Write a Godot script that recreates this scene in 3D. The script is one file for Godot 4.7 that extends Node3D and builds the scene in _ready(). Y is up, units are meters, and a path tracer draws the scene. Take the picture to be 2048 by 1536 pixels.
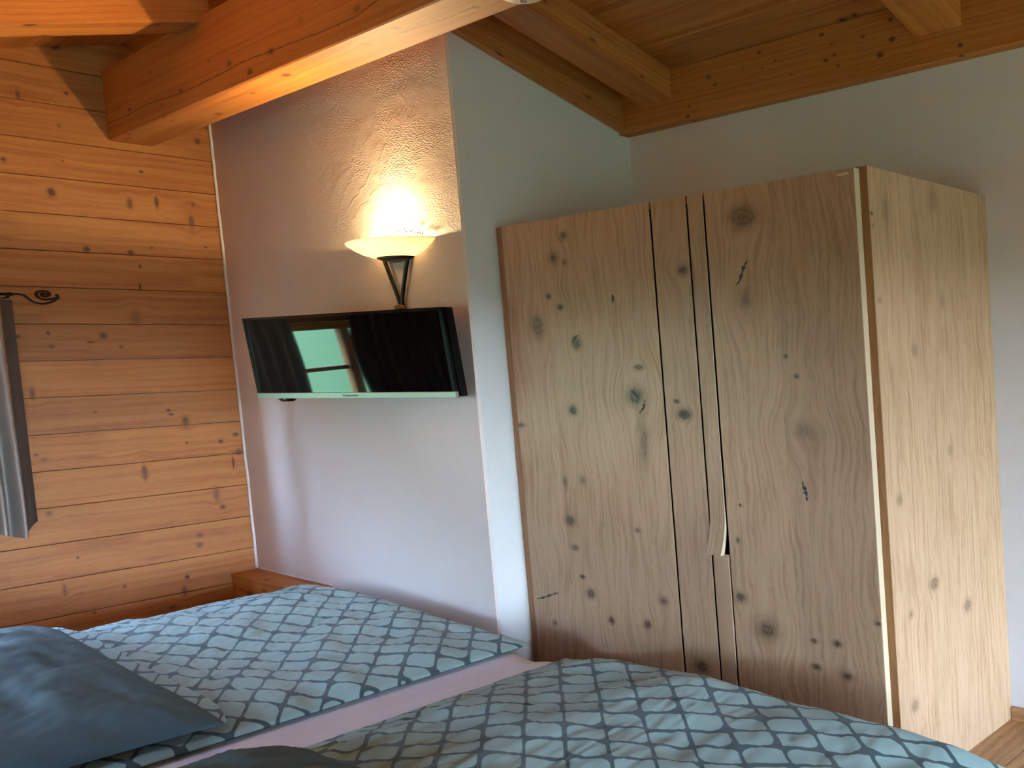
extends Node3D
# A bedroom under a pine roof. The photograph is a wide, laterally stretched view, so lengths along x are SX times those of the things' grain and cross-sections.

const SX := 2.54
const XW := -7.25      # gable wall clad in pine boards
const XS := -4.4424    # white side of the alcove
const ZP := -1.482     # trowelled plaster wall
const ZB := -2.0895    # back wall
const ZC := -1.245     # ridge line
const YR := 3.40       # underside of the roof boards at the ridge
const MS := 0.47       # roof pitch (rise over run)
const XR := 4.0        # right wall
const ZN := 1.6        # wall behind the camera
const K_WALL := [[0.515, 0.358, 0.005, 0.023, 0.700], [0.395, 0.312, 0.005, 0.008, 0.800], [0.424, 0.491, 0.006, 0.013, 0.500], [0.568, 0.702, 0.007, 0.013, 0.700], [0.462, 0.844, 0.011, 0.026, 0.800], [0.260, 0.869, 0.008, 0.028, 0.600], [0.184, 0.849, 0.006, 0.037, 0.700], [0.088, 0.932, 0.009, 0.047, 0.600], [0.078, 0.843, 0.006, 0.017, 0.500], [0.390, 1.135, 0.009, 0.016, 0.800], [0.273, 1.141, 0.010, 0.017, 0.800], [0.213, 1.106, 0.004, 0.006, 0.800], [0.053, 1.083, 0.005, 0.006, 0.800], [0.043, 0.470, 0.008, 0.018, 0.700], [0.219, 0.684, 0.007, 0.008, 0.700], [0.425, 0.674, 0.004, 0.005, 0.700], [0.410, 0.079, 0.011, 0.011, 0.700], [0.252, 1.213, 0.006, 0.014, 0.800], [0.258, 1.328, 0.004, 0.020, 0.700], [0.280, 1.496, 0.014, 0.039, 0.300], [0.585, 1.603, 0.007, 0.010, 0.700], [0.512, 1.587, 0.005, 0.013, 0.700], [0.373, 1.601, 0.008, 0.014, 0.700], [0.508, 1.658, 0.007, 0.010, 0.700], [0.409, 1.636, 0.008, 0.005, 0.800], [0.329, 1.662, 0.005, 0.011, 0.500], [0.568, 1.900, 0.007, 0.031, 0.600], [0.218, 2.026, 0.006, 0.009, 0.800], [0.212, 2.050, 0.007, 0.009, 0.800], [0.172, 2.095, 0.010, 0.029, 0.600], [0.417, 2.012, 0.005, 0.008, 0.500], [0.023, 2.193, 0.010, 0.012, 0.800], [0.072, 2.228, 0.006, 0.009, 0.900], [0.175, 2.220, 0.004, 0.006, 0.900], [0.019, 2.300, 0.011, 0.015, 0.700], [0.576, 2.218, 0.005, 0.008, 0.800], [0.559, 2.247, 0.012, 0.013, 0.500], [0.304, 2.368, 0.007, 0.045, 0.600], [0.040, 2.359, 0.003, 0.033, 0.800], [0.103, 2.541, 0.009, 0.035, 0.500], [0.088, 2.617, 0.008, 0.012, 0.700], [0.562, 2.531, 0.011, 0.021, 0.500], [0.506, 2.784, 0.005, 0.008, 0.800], [0.548, 2.936, 0.006, 0.037, 0.500], [0.394, 2.981, 0.005, 0.011, 0.800], [0.167, 2.764, 0.010, 0.015, 0.600], [0.171, 2.820, 0.010, 0.015, 0.600], [0.218, 2.992, 0.006, 0.012, 0.800], [0.230, 3.067, 0.007, 0.026, 0.500], [0.269, 3.151, 0.010, 0.011, 0.600], [0.480, 3.094, 0.005, 0.008, 0.700]]
const K_DOOR := [[0.174, 0.159, 0.026, 0.014, 0.600], [0.085, 0.195, 0.017, 0.012, 0.550], [0.201, 0.192, 0.013, 0.007, 0.500], [0.389, 0.167, 0.011, 0.008, 0.950], [0.337, 0.135, 0.009, 0.006, 0.800], [0.464, 0.093, 0.044, 0.019, 0.350], [0.548, 0.208, 0.021, 0.012, 0.500], [0.840, 0.180, 0.020, 0.012, 0.700], [0.840, 0.177, 0.007, 0.006, 1.000], [0.776, 0.360, 0.033, 0.024, 0.550], [0.657, 0.377, 0.010, 0.011, 0.500], [0.286, 0.509, 0.017, 0.012, 0.750], [0.849, 0.487, 0.018, 0.014, 0.750], [0.847, 0.484, 0.008, 0.006, 1.000], [0.796, 0.470, 0.006, 0.005, 0.800], [0.117, 0.654, 0.032, 0.026, 0.400], [0.424, 0.652, 0.055, 0.022, 0.250], [0.703, 0.748, 0.009, 0.005, 0.600], [0.631, 0.728, 0.007, 0.004, 0.700], [0.901, 0.757, 0.036, 0.031, 0.200], [1.329, 0.144, 0.020, 0.014, 0.550], [1.578, 0.167, 0.007, 0.006, 0.900], [1.649, 0.189, 0.018, 0.011, 0.500], [1.751, 0.244, 0.014, 0.007, 0.950], [1.737, 0.346, 0.015, 0.008, 0.600], [1.338, 0.340, 0.011, 0.008, 0.400], [1.622, 0.396, 0.013, 0.009, 0.450], [1.867, 0.484, 0.021, 0.014, 0.600], [1.551, 0.590, 0.020, 0.012, 0.600], [1.664, 0.649, 0.035, 0.023, 0.450], [1.671, 0.748, 0.008, 0.006, 0.600], [1.666, 0.796, 0.011, 0.008, 0.800], [1.768, 0.750, 0.009, 0.008, 0.600], [1.779, 0.812, 0.015, 0.011, 0.700], [1.567, 0.879, 0.007, 0.006, 0.600], [1.144, 0.193, 0.018, 0.009, 0.300], [1.162, 0.137, 0.023, 0.006, 0.400], [0.978, 0.376, 0.083, 0.012, 0.300], [0.910, 0.006, 0.009, 0.014, 0.500], [1.192, 0.606, 0.006, 0.003, 0.800], [1.330, 0.594, 0.012, 0.004, 0.600], [1.451, 0.151, 0.011, 0.009, 0.400], [1.818, 0.066, 0.010, 0.007, 0.500]]
const C_DOOR := [[[0.2766, 0.6605], [0.2951, 0.6520], [0.3182, 0.6477], [0.3447, 0.6409], [0.3637, 0.6323]], [[0.5139, 0.2145], [0.5238, 0.2034], [0.5424, 0.1933]], [[0.3533, 0.3217], [0.3741, 0.3233], [0.3901, 0.3197]], [[1.0833, 0.7459], [1.1067, 0.7481], [1.1298, 0.7524], [1.1572, 0.7524]], [[0.7512, 0.3529], [0.7718, 0.3655], [0.7882, 0.3714]], [[0.7922, 0.3873], [0.8230, 0.3830], [0.8479, 0.3696]], [[1.7209, 0.0118], [1.7108, 0.0309], [1.6919, 0.0569], [1.6696, 0.0875]]]
const K_SIDE := [[0.157, 0.499, 0.008, 0.005, 0.800], [0.197, 0.496, 0.008, 0.005, 0.500], [0.138, 0.448, 0.052, 0.015, 0.250], [1.488, 0.340, 0.022, 0.019, 0.500], [1.563, 0.441, 0.018, 0.012, 0.450], [1.628, 0.196, 0.023, 0.019, 0.450], [1.895, 0.447, 0.025, 0.016, 0.400], [1.147, 0.459, 0.017, 0.011, 0.350], [0.623, 0.365, 0.025, 0.012, 0.300], [0.438, 0.235, 0.034, 0.011, 0.250], [0.066, 0.248, 0.037, 0.018, 0.250], [0.450, 0.489, 0.014, 0.009, 0.400], [1.009, 0.239, 0.027, 0.014, 0.300]]
const K_RIDGE := [[0.880, 0.308, 0.014, 0.014, 0.800], [0.696, 0.279, 0.013, 0.013, 0.800], [0.782, 0.354, 0.013, 0.012, 0.800], [0.448, 0.301, 0.010, 0.011, 0.850], [0.153, 0.280, 0.012, 0.012, 0.850], [0.339, 0.331, 0.008, 0.009, 0.850], [0.084, 0.244, 0.016, 0.022, 0.400], [1.204, 0.294, 0.011, 0.014, 0.600], [0.296, 0.150, 0.011, 0.007, 0.500], [0.605, 0.229, 0.007, 0.006, 0.500], [0.109, 0.392, 0.015, 0.013, 0.700], [1.004, 0.239, 0.015, 0.015, 0.300]]
const C_RIDGE := [[[0.0011, 0.2983], [0.1530, 0.3036], [0.1789, 0.2978], [0.2592, 0.2927], [0.4447, 0.3136], [0.6595, 0.3090], [0.7405, 0.2973], [0.8756, 0.3058], [1.0568, 0.3204], [1.1789, 0.3213], [1.2012, 0.3210], [1.2711, 0.2970]]]
const K_RIDGE_BOTTOM := [[0.459, 0.086, 0.014, 0.009, 0.600], [0.868, 0.037, 0.014, 0.009, 0.700], [1.162, 0.045, 0.011, 0.010, 0.750], [1.279, 0.031, 0.009, 0.010, 0.750], [1.467, 0.074, 0.008, 0.007, 0.500], [0.690, 0.055, 0.012, 0.006, 0.400], [0.057, 0.029, 0.012, 0.006, 0.600], [0.324, 0.030, 0.010, 0.005, 0.400]]
const C_RIDGE_BOTTOM := [[[1.2633, 0.0531], [1.3298, 0.0623], [1.3979, 0.0677], [1.4708, 0.0663]]]
const K_PLATE := [[0.301, 0.082, 0.009, 0.011, 0.800], [0.319, 0.125, 0.009, 0.011, 0.700], [0.449, 0.031, 0.005, 0.007, 0.800], [0.454, 0.106, 0.005, 0.007, 0.800], [0.490, 0.086, 0.004, 0.005, 0.800], [0.531, 0.165, 0.003, 0.004, 0.800], [0.614, 0.029, 0.006, 0.008, 0.900], [0.620, 0.142, 0.006, 0.009, 0.900], [0.642, 0.128, 0.005, 0.007, 0.800], [0.637, 0.080, 0.004, 0.005, 0.800], [0.650, 0.178, 0.005, 0.007, 0.600], [0.712, 0.083, 0.005, 0.007, 0.800], [0.750, 0.176, 0.008, 0.011, 0.800], [0.777, 0.044, 0.006, 0.008, 0.800], [0.778, 0.125, 0.007, 0.010, 0.700], [0.923, 0.216, 0.005, 0.008, 0.800], [0.230, 0.242, 0.006, 0.008, 0.800], [0.236, 0.196, 0.005, 0.006, 0.900], [0.403, 0.086, 0.003, 0.004, 0.800]]

var rng := RandomNumberGenerator.new()
var used := {}
var M := {}


# ------------------------------------------------------------------ helpers
func numbered(called: String) -> String:
	used[called] = used.get(called, -1) + 1
	return called if used[called] == 0 else "%s_%03d" % [called, used[called]]


func tag(o: Node, label: String, category := "", group := "", kind := "") -> void:
	if label: o.set_meta("label", label)
	if category: o.set_meta("category", category)
	if group: o.set_meta("group", group)
	if kind: o.set_meta("kind", kind)


func thing(called: String, at: Vector3, label: String, category: String, group := "", kind := "") -> Node3D:
	var o := Node3D.new()
	o.name = numbered(called)
	o.position = at
	add_child(o)
	tag(o, label, category, group, kind)
	return o


func start(flat := true) -> SurfaceTool:
	var st := SurfaceTool.new()
	st.begin(Mesh.PRIMITIVE_TRIANGLES)
	st.set_smooth_group(-1 if flat else 0)
	return st


func put(st: SurfaceTool, called: String, m: Material, parent: Node = self) -> MeshInstance3D:
	st.generate_normals()
	var o := MeshInstance3D.new()
	o.mesh = st.commit()
	o.material_override = null
	o.mesh.surface_set_material(0, m)
	o.name = numbered(called) if parent == self else called
	parent.add_child(o, true)
	return o


func vert(st: SurfaceTool, p: Vector3, uv: Vector2) -> void:
	st.set_uv(uv)
	st.add_vertex(p)


# a quad turned so that it faces away from c
func face(st: SurfaceTool, c: Vector3, a: Array, u: Array) -> void:
	var n: Vector3 = (a[0] - a[2]).cross(a[0] - a[1])
	var mid: Vector3 = (a[0] + a[1] + a[2]) / 3.0
	var order := [0, 1, 2, 0, 2, 3] if n.dot(mid - c) >= 0.0 else [0, 2, 1, 0, 3, 2]
	if a.size() == 3:
		order = order.slice(0, 3)
	for k in order:
		vert(st, a[k], u[k])


# texture coordinates of a point on a face across axis k, grain along axis g; in metres of the wood itself (x is stretched)
func wuv(p: Vector3, k: int, g: int, s: Vector2, o: Vector2) -> Vector2:
	var q := Vector3(p.x / SX, p.y, p.z)
	var ga := g
	var oa := 3 - k - g
	if k == g:
		ga = (g + 1) % 3
		oa = (g + 2) % 3
	return Vector2(q[ga] * s.x + o.x, q[oa] * s.y + o.y)


# a box with chamfered edges
func bbox(st: SurfaceTool, lo: Vector3, hi: Vector3, bv := 0.002, g := 0, s := Vector2.ONE, o := Vector2.ZERO) -> void:
	var b := Vector3(bv * SX, bv, bv)
	for k in 3:
		b[k] = minf(b[k], (hi[k] - lo[k]) * 0.45)
	var c := (lo + hi) / 2.0
	var e := (hi - lo) / 2.0
	for k in 3:
		var i := (k + 1) % 3
		var j := (k + 2) % 3
		for sg in [-1.0, 1.0]:
			var a := []
			var u := []
			for q in [[-1, -1], [1, -1], [1, 1], [-1, 1]]:
				var p := c
				p[k] += sg * e[k]
				p[i] += q[0] * (e[i] - b[i])
				p[j] += q[1] * (e[j] - b[j])
				a.append(p)
				u.append(wuv(p, k, g, s, o))
			face(st, c, a, u)
	if bv <= 0.0:
		return
	for k in 3:      # chamfers along axis k
		var i := (k + 1) % 3
		var j := (k + 2) % 3
		for si in [-1.0, 1.0]:
			for sj in [-1.0, 1.0]:
				var a := []
				var u := []
				for q in [[-1, 0], [1, 0], [1, 1], [-1, 1]]:
					var p := c
					p[k] += q[0] * (e[k] - b[k])
					p[i] += si * (e[i] - (b[i] if q[1] == 1 else 0.0))
					p[j] += sj * (e[j] - (b[j] if q[1] == 0 else 0.0))
					a.append(p)
					u.append(wuv(p, i, g, s, o))
				face(st, c, a, u)
	for sx in [-1.0, 1.0]:
		for sy in [-1.0, 1.0]:
			for sz in [-1.0, 1.0]:
				var sg := Vector3(sx, sy, sz)
				var a := []
				for k in 3:
					var p := c + sg * (e - b)
					p[k] = c[k] + sg[k] * e[k]
					a.append(p)
				face(st, c, a, [wuv(a[0], 0, g, s, o), wuv(a[0], 0, g, s, o), wuv(a[0], 0, g, s, o)])


func box(called: String, lo: Vector3, hi: Vector3, m: Material, parent: Node = self, bv := 0.002, g := 0, s := Vector2.ONE, o := Vector2.ZERO) -> MeshInstance3D:
	var st := start()
	bbox(st, lo, hi, bv, g, s, o)
	return put(st, called, m, parent)


# a prism of a polygon in the z-y plane, from x0 to x1
func prism(st: SurfaceTool, poly: Array, x0: float, x1: float, g: int, s: Vector2, o: Vector2) -> void:
	var c := Vector3.ZERO
	for p in poly:
		c += Vector3((x0 + x1) / 2.0, p[1], p[0]) / poly.size()
	for x in [x0, x1]:
		for k in range(1, poly.size() - 1):
			var a := []
			var u := []
			for q in [0, k, k + 1]:
				var p := Vector3(x, poly[q][1], poly[q][0])
				a.append(p)
				u.append(Vector2(p.z * s.x + o.x, (p.y + (p.z - ZC) * (MS if p.z > ZC else -MS)) * s.y + o.y) if g == 2 else wuv(p, 0, g, s, o))
			face(st, c, a, u)
	for k in poly.size():
		var p: Array = poly[k]
		var q: Array = poly[(k + 1) % poly.size()]
		var a := [Vector3(x0, p[1], p[0]), Vector3(x1, p[1], p[0]), Vector3(x1, q[1], q[0]), Vector3(x0, q[1], q[0])]
		var u := []
		for v in a:
			u.append(Vector2(v.z * s.x + o.x, v.x / SX * s.y + o.y) if g == 2 else Vector2(v.x / SX * s.x + o.x, v.z * s.y + o.y))
		face(st, c, a, u)


# a round bar along a path; xs stretches it along x about the path's own origin
func tube(st: SurfaceTool, pts: Array, rad: Array, sides := 10, xs := 1.0) -> void:
	var n := pts.size()
	var rings := []
	var side := Vector3.ZERO
	for i in n:
		var t: Vector3 = (pts[mini(i + 1, n - 1)] - pts[maxi(i - 1, 0)]).normalized()
		if i == 0:
			side = t.cross(Vector3.UP if absf(t.y) < 0.9 else Vector3.RIGHT).normalized()
		side = (side - t * side.dot(t)).normalized()
		var up := t.cross(side)
		var r: float = rad[mini(i, rad.size() - 1)]
		var ring := []
		for k in sides:
			var a := TAU * k / sides
			var p: Vector3 = pts[i] + (side * cos(a) + up * sin(a)) * r
			ring.append(Vector3(p.x * xs, p.y, p.z))
		rings.append(ring)
	for i in n - 1:
		for k in sides:
			var l := (k + 1) % sides
			var c: Vector3 = (pts[i] + pts[i + 1]) / 2.0
			c.x *= xs
			face(st, c, [rings[i][k], rings[i][l], rings[i + 1][l], rings[i + 1][k]], [Vector2(k, i), Vector2(k + 1, i), Vector2(k + 1, i + 1), Vector2(k, i + 1)])
	for e in [0, n - 1]:
		var m: Vector3 = pts[e]
		m.x *= xs
		var inside: Vector3 = pts[1 if e == 0 else n - 2]
		inside.x *= xs
		for k in sides:
			face(st, inside, [m, rings[e][k], rings[e][(k + 1) % sides]], [Vector2.ZERO, Vector2.ZERO, Vector2.ZERO])


# a turned profile [[radius, height], ...] round the y axis from angle a0 to a1, stretched along x
func lathe(st: SurfaceTool, prof: Array, segs: int, a0 := 0.0, a1 := TAU, xs := 1.0, zs := 1.0, at := Vector3.ZERO) -> void:
	for i in prof.size() - 1:
		for k in segs:
			var a := []
			var u := []
			for q in [[i, k], [i, k + 1], [i + 1, k + 1], [i + 1, k]]:
				var t: float = a0 + (a1 - a0) * q[1] / segs
				var r: float = prof[q[0]][0]
				a.append(at + Vector3(r * cos(t) * xs, prof[q[0]][1], r * sin(t) * zs))
				u.append(Vector2(float(q[1]) / segs, float(q[0]) / prof.size()))
			var mid: Vector3 = (a[0] + a[1] + a[2] + a[3]) / 4.0
			# outwards is to the right of the profile as it runs upwards
			var dr: float = prof[i + 1][0] - prof[i][0]
			var dy: float = prof[i + 1][1] - prof[i][1]
			var t2 := a0 + (a1 - a0) * (k + 0.5) / segs
			var out := Vector3(cos(t2) * dy / xs, -dr, sin(t2) * dy / zs)
			if (a[0] - a[1]).length() < 1e-6:
				a = [a[0], a[2], a[3]]
				u = [u[0], u[2], u[3]]
			elif (a[2] - a[3]).length() < 1e-6:
				a = [a[0], a[1], a[2]]
				u = [u[0], u[1], u[2]]
			face(st, mid - out.normalized() * 0.01, a, u)


func smooth(pts: Array, n: int) -> Array:
	var c := Curve3D.new()
	for i in pts.size():
		var t: Vector3 = (pts[mini(i + 1, pts.size() - 1)] - pts[maxi(i - 1, 0)]) / 6.0
		c.add_point(pts[i], -t, t)
	c.bake_interval = 0.002
	var out := []
	for i in n + 1:
		out.append(c.sample_baked(c.get_baked_length() * i / n, true))
	return out


# ------------------------------------------------------------------ procedural textures
func noise(sd: int, f: float, oct := 3) -> FastNoiseLite:
	var n := FastNoiseLite.new()
	n.seed = sd
	n.noise_type = FastNoiseLite.TYPE_SIMPLEX_SMOOTH
	n.frequency = f
	n.fractal_type = FastNoiseLite.FRACTAL_FBM
	n.fractal_octaves = oct
	return n


func stretched(sd: int, f: float, oct: int, w: int, h: int, w0: int, h0: int) -> PackedByteArray:
	var im := noise(sd, f, oct).get_seamless_image(maxi(w0, 8), maxi(h0, 8))
	im.resize(w, h, Image.INTERPOLATE_CUBIC)
	return im.get_data()


# sawn wood, grain along the picture's width: bands are the rows where one board ends, knots are [u, v, ru, rv, darkness] in metres, cracks are lines of [u, v]
func wood(w: int, h: int, mu: float, mv: float, bands: Array, knots: Array, cracks: Array, pal: Array, sd: int, wavy: float, line := 0.007, tones := 0.06) -> ImageTexture:
	var pv := h / mv
	var pu := w / mu
	var streak := stretched(sd, 1.0 / (line * pv) * 0.5, 4, w, h, w / 36, h)
	var fine := stretched(sd + 1, 0.35, 2, w, h, w / 10, h)
	var warp := stretched(sd + 2, 0.032, 3, w, h, w / 10, h / 4)
	var disp := PackedFloat32Array()
	disp.resize(w * h)
	for k in knots:
		var ku: float = k[0] * pu
		var kv: float = k[1] * pv
		var ru: float = maxf(k[2] * pu, 1.5)
		var rv: float = maxf(k[3] * pv, 1.5)
		for j in range(maxi(0, int(kv - rv * 5)), mini(h, int(kv + rv * 5) + 1)):
			for i in range(maxi(0, int(ku - ru * 6)), mini(w, int(ku + ru * 6) + 1)):
				var du := (i - ku) / (ru * 2.6)
				var dv := (j - kv) / (rv * 2.0)
				disp[j * w + i] -= (j - kv) * 0.75 * exp(-du * du - dv * dv)
	var lut := PackedByteArray()
	lut.resize(768)
	for v in 256:
		var t := clampf((v / 255.0 - 0.2) / 0.6, 0, 1)
		var c: Color = pal[0].lerp(pal[1], minf(t * 2.0, 1.0)).lerp(pal[2], maxf(0.0, t * 2.0 - 1.0))
		lut[v * 3] = int(c.r * 255)
		lut[v * 3 + 1] = int(c.g * 255)
		lut[v * 3 + 2] = int(c.b * 255)
	var out := PackedByteArray()
	out.resize(w * h * 3)
	var r := RandomNumberGenerator.new()
	r.seed = sd
	var b := 0
	var off := 0
	var shift := 0
	var tone := 256
	var amp := wavy * pv / 128.0
	for j in h:
		while b < bands.size() and (j == 0 or j >= bands[b]):
			if j > 0:
				b += 1
			off = r.randi_range(0, h)
			shift = r.randi_range(0, w)
			tone = int(256 * (1.0 + r.randf_range(-tones, tones)))
			if j == 0:
				break
		for i in w:
			var p := j * w + i
			var jj := posmod(j + off + int((warp[p] - 128) * amp + disp[p]), h)
			var v := (streak[jj * w + (i + shift) % w] * 9 + fine[p] * 4 + warp[posmod(p + shift, w * h)] * 3) >> 4
			v *= 3
			p *= 3
			out[p] = mini(255, (lut[v] * tone) >> 8)
			out[p + 1] = mini(255, (lut[v + 1] * tone) >> 8)
			out[p + 2] = mini(255, (lut[v + 2] * tone) >> 8)
	for k in knots:
		var ku: float = k[0] * pu
		var kv: float = k[1] * pv
		var ru: float = maxf(k[2] * pu, 1.5)
		var rv: float = maxf(k[3] * pv, 1.5)
		var kc: Color = pal[2].darkened(0.45).lerp(pal[3], clampf((k[4] - 0.3) / 0.5, 0, 1))
		for j in range(maxi(0, int(kv - rv * 2)), mini(h, int(kv + rv * 2) + 1)):
			for i in range(maxi(0, int(ku - ru * 2)), mini(w, int(ku + ru * 2) + 1)):
				var p := j * w + i
				var d := sqrt(pow((i - ku) / ru, 2) + pow((j - kv) / rv, 2)) + (fine[p] - 128) / 420.0 + (warp[p] - 128) / 300.0
				if d > 1.8:
					continue
				var t: float = k[4] * (1.0 - smoothstep(0.35, 1.05, d)) * (0.72 + 0.28 * cos(d * 13.0)) + 0.38 * k[4] * (1.0 - smoothstep(0.7, 1.8, d)) * (0.7 + 0.3 * cos(d * 16.0))
				t = clampf(t, 0, 1)
				p *= 3
				out[p] = int(lerpf(out[p], kc.r * 255, t))
				out[p + 1] = int(lerpf(out[p + 1], kc.g * 255, t))
				out[p + 2] = int(lerpf(out[p + 2], kc.b * 255, t))
	for cr in cracks:
		for q in cr.size() - 1:
			var a := Vector2(cr[q][0] * pu, cr[q][1] * pv)
			var e := Vector2(cr[q + 1][0] * pu, cr[q + 1][1] * pv)
			var steps := int(a.distance_to(e)) + 1
			for n in steps:
				var c := a.lerp(e, float(n) / steps)
				var at: float = (q + float(n) / steps) / (cr.size() - 1)
				var thick: float = (0.5 + 2.0 * sin(at * PI) * (0.6 + 0.4 * sin(at * 23.0))) if cr.size() < 9 and sd != 41 else 0.9
				for y in range(int(c.y - thick - 1), int(c.y + thick + 2)):
					for x in range(int(c.x - thick - 1), int(c.x + thick + 2)):
						if x < 0 or y < 0 or x >= w or y >= h:
							continue
						var p := (y * w + x)
						if Vector2(x, y).distance_to(c) < thick * (0.5 + fine[p] / 200.0):
							for m in 3:
								out[p * 3 + m] = int(out[p * 3 + m] * 0.25)
	return ImageTexture.create_from_image(Image.create_from_data(w, h, false, Image.FORMAT_RGB8, out))


# a random scatter of knots over mu x mv metres
func scatter(n: int, mu: float, mv: float, lo: float, hi: float, sd: int) -> Array:
	var r := RandomNumberGenerator.new()
	r.seed = sd
	var out := []
	for i in n:
		var s := r.randf_range(lo, hi)
		out.append([r.randf() * mu, r.randf() * mv, s * r.randf_range(0.9, 1.6), s, r.randf_range(0.5, 0.9)])
	return out


# printed cotton: pale rounded cells on a grey-teal ground, one cell of the lattice to each px pixels
func cells(n: int, px: int, ground: Color, pale: Color) -> ImageTexture:
	var w := n * px
	var out := PackedByteArray()
	out.resize(w * w * 3)
	var r := RandomNumberGenerator.new()
	r.seed = 5
	var rad := []
	for i in n * n:
		var a := []
		for k in 4:
			a.append(r.randf_range(0.04, 0.14))
		var big := r.randi_range(0, 3)
		a[big] = r.randf_range(0.22, 0.42)
		if r.randf() < 0.6:
			a[(big + 2) % 4] = r.randf_range(0.2, 0.4)
		rad.append([a, r.randf_range(0.43, 0.47), r.randf_range(0.40, 0.46), r.randf_range(-0.025, 0.025), r.randf_range(-0.03, 0.03)])
	for j in w:
		for i in w:
			var c: Array = rad[(j / px) * n + i / px]
			var x: float = (i % px + 0.5) / px - 0.5 - c[3]
			var y: float = (j % px + 0.5) / px - 0.5 - c[4]
			var k := (0 if y < 0 else 3) if x < 0 else (1 if y < 0 else 2)
			var q: float = c[0][k]
			var dx: float = absf(x) - c[1] + q
			var dy: float = absf(y) - c[2] + q
			var d := minf(maxf(dx, dy), 0.0) + Vector2(maxf(dx, 0), maxf(dy, 0)).length() - q
			var t := clampf(0.5 - d * px * 0.7, 0.0, 1.0)
			var p := (j * w + i) * 3
			out[p] = int(255 * lerpf(ground.r, pale.r, t))
			out[p + 1] = int(255 * lerpf(ground.g, pale.g, t))
			out[p + 2] = int(255 * lerpf(ground.b, pale.b, t))
	return ImageTexture.create_from_image(Image.create_from_data(w, w, false, Image.FORMAT_RGB8, out))


# the relief of trowelled plaster: fine grit, soft lumps and sweeps of the trowel
func trowelled(w: int) -> ImageTexture:
	var grit := noise(31, 0.16, 3).get_seamless_image(w, w).get_data()
	var mask := stretched(32, 0.03, 2, w, w, w / 4, w / 4)
	var arcs := stretched(33, 0.06, 3, w, w, w / 14, w)
	var lumps := stretched(34, 0.03, 3, w, w, w / 3, w / 3)
	var out := PackedByteArray()
	out.resize(w * w)
	for j in w:
		for i in w:
			var p := j * w + i
			var q := Vector2(i + 300.0, j - w * 0.45)
			var rr := int(q.length() * 1.0 + lumps[p] * 0.12)
			var th := int((q.angle() + 2.0) * w * 0.3)
			var arc: int = arcs[(rr % w) * w + posmod(th, w)]
			var m := clampf((mask[p] - 105) / 70.0, 0.0, 1.0)
			out[p] = clampi(int(lumps[p] * 0.45 + maxf(arc - 128, 0) * 0.40 * (1.0 - m * 0.6) + (grit[p] - 128) * (0.12 + 0.35 * m) + 60), 0, 255)
	return ImageTexture.create_from_image(Image.create_from_data(w, w, false, Image.FORMAT_L8, out))


func mat(c: Color, rough := 0.6, tex: Texture2D = null) -> StandardMaterial3D:
	var m := StandardMaterial3D.new()
	m.albedo_color = c
	m.roughness = rough
	m.albedo_texture = tex
	return m


func relief(m: StandardMaterial3D, t: Texture2D, cm: float) -> StandardMaterial3D:
	m.heightmap_enabled = true
	m.heightmap_texture = t
	m.heightmap_scale = cm
	return m


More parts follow.
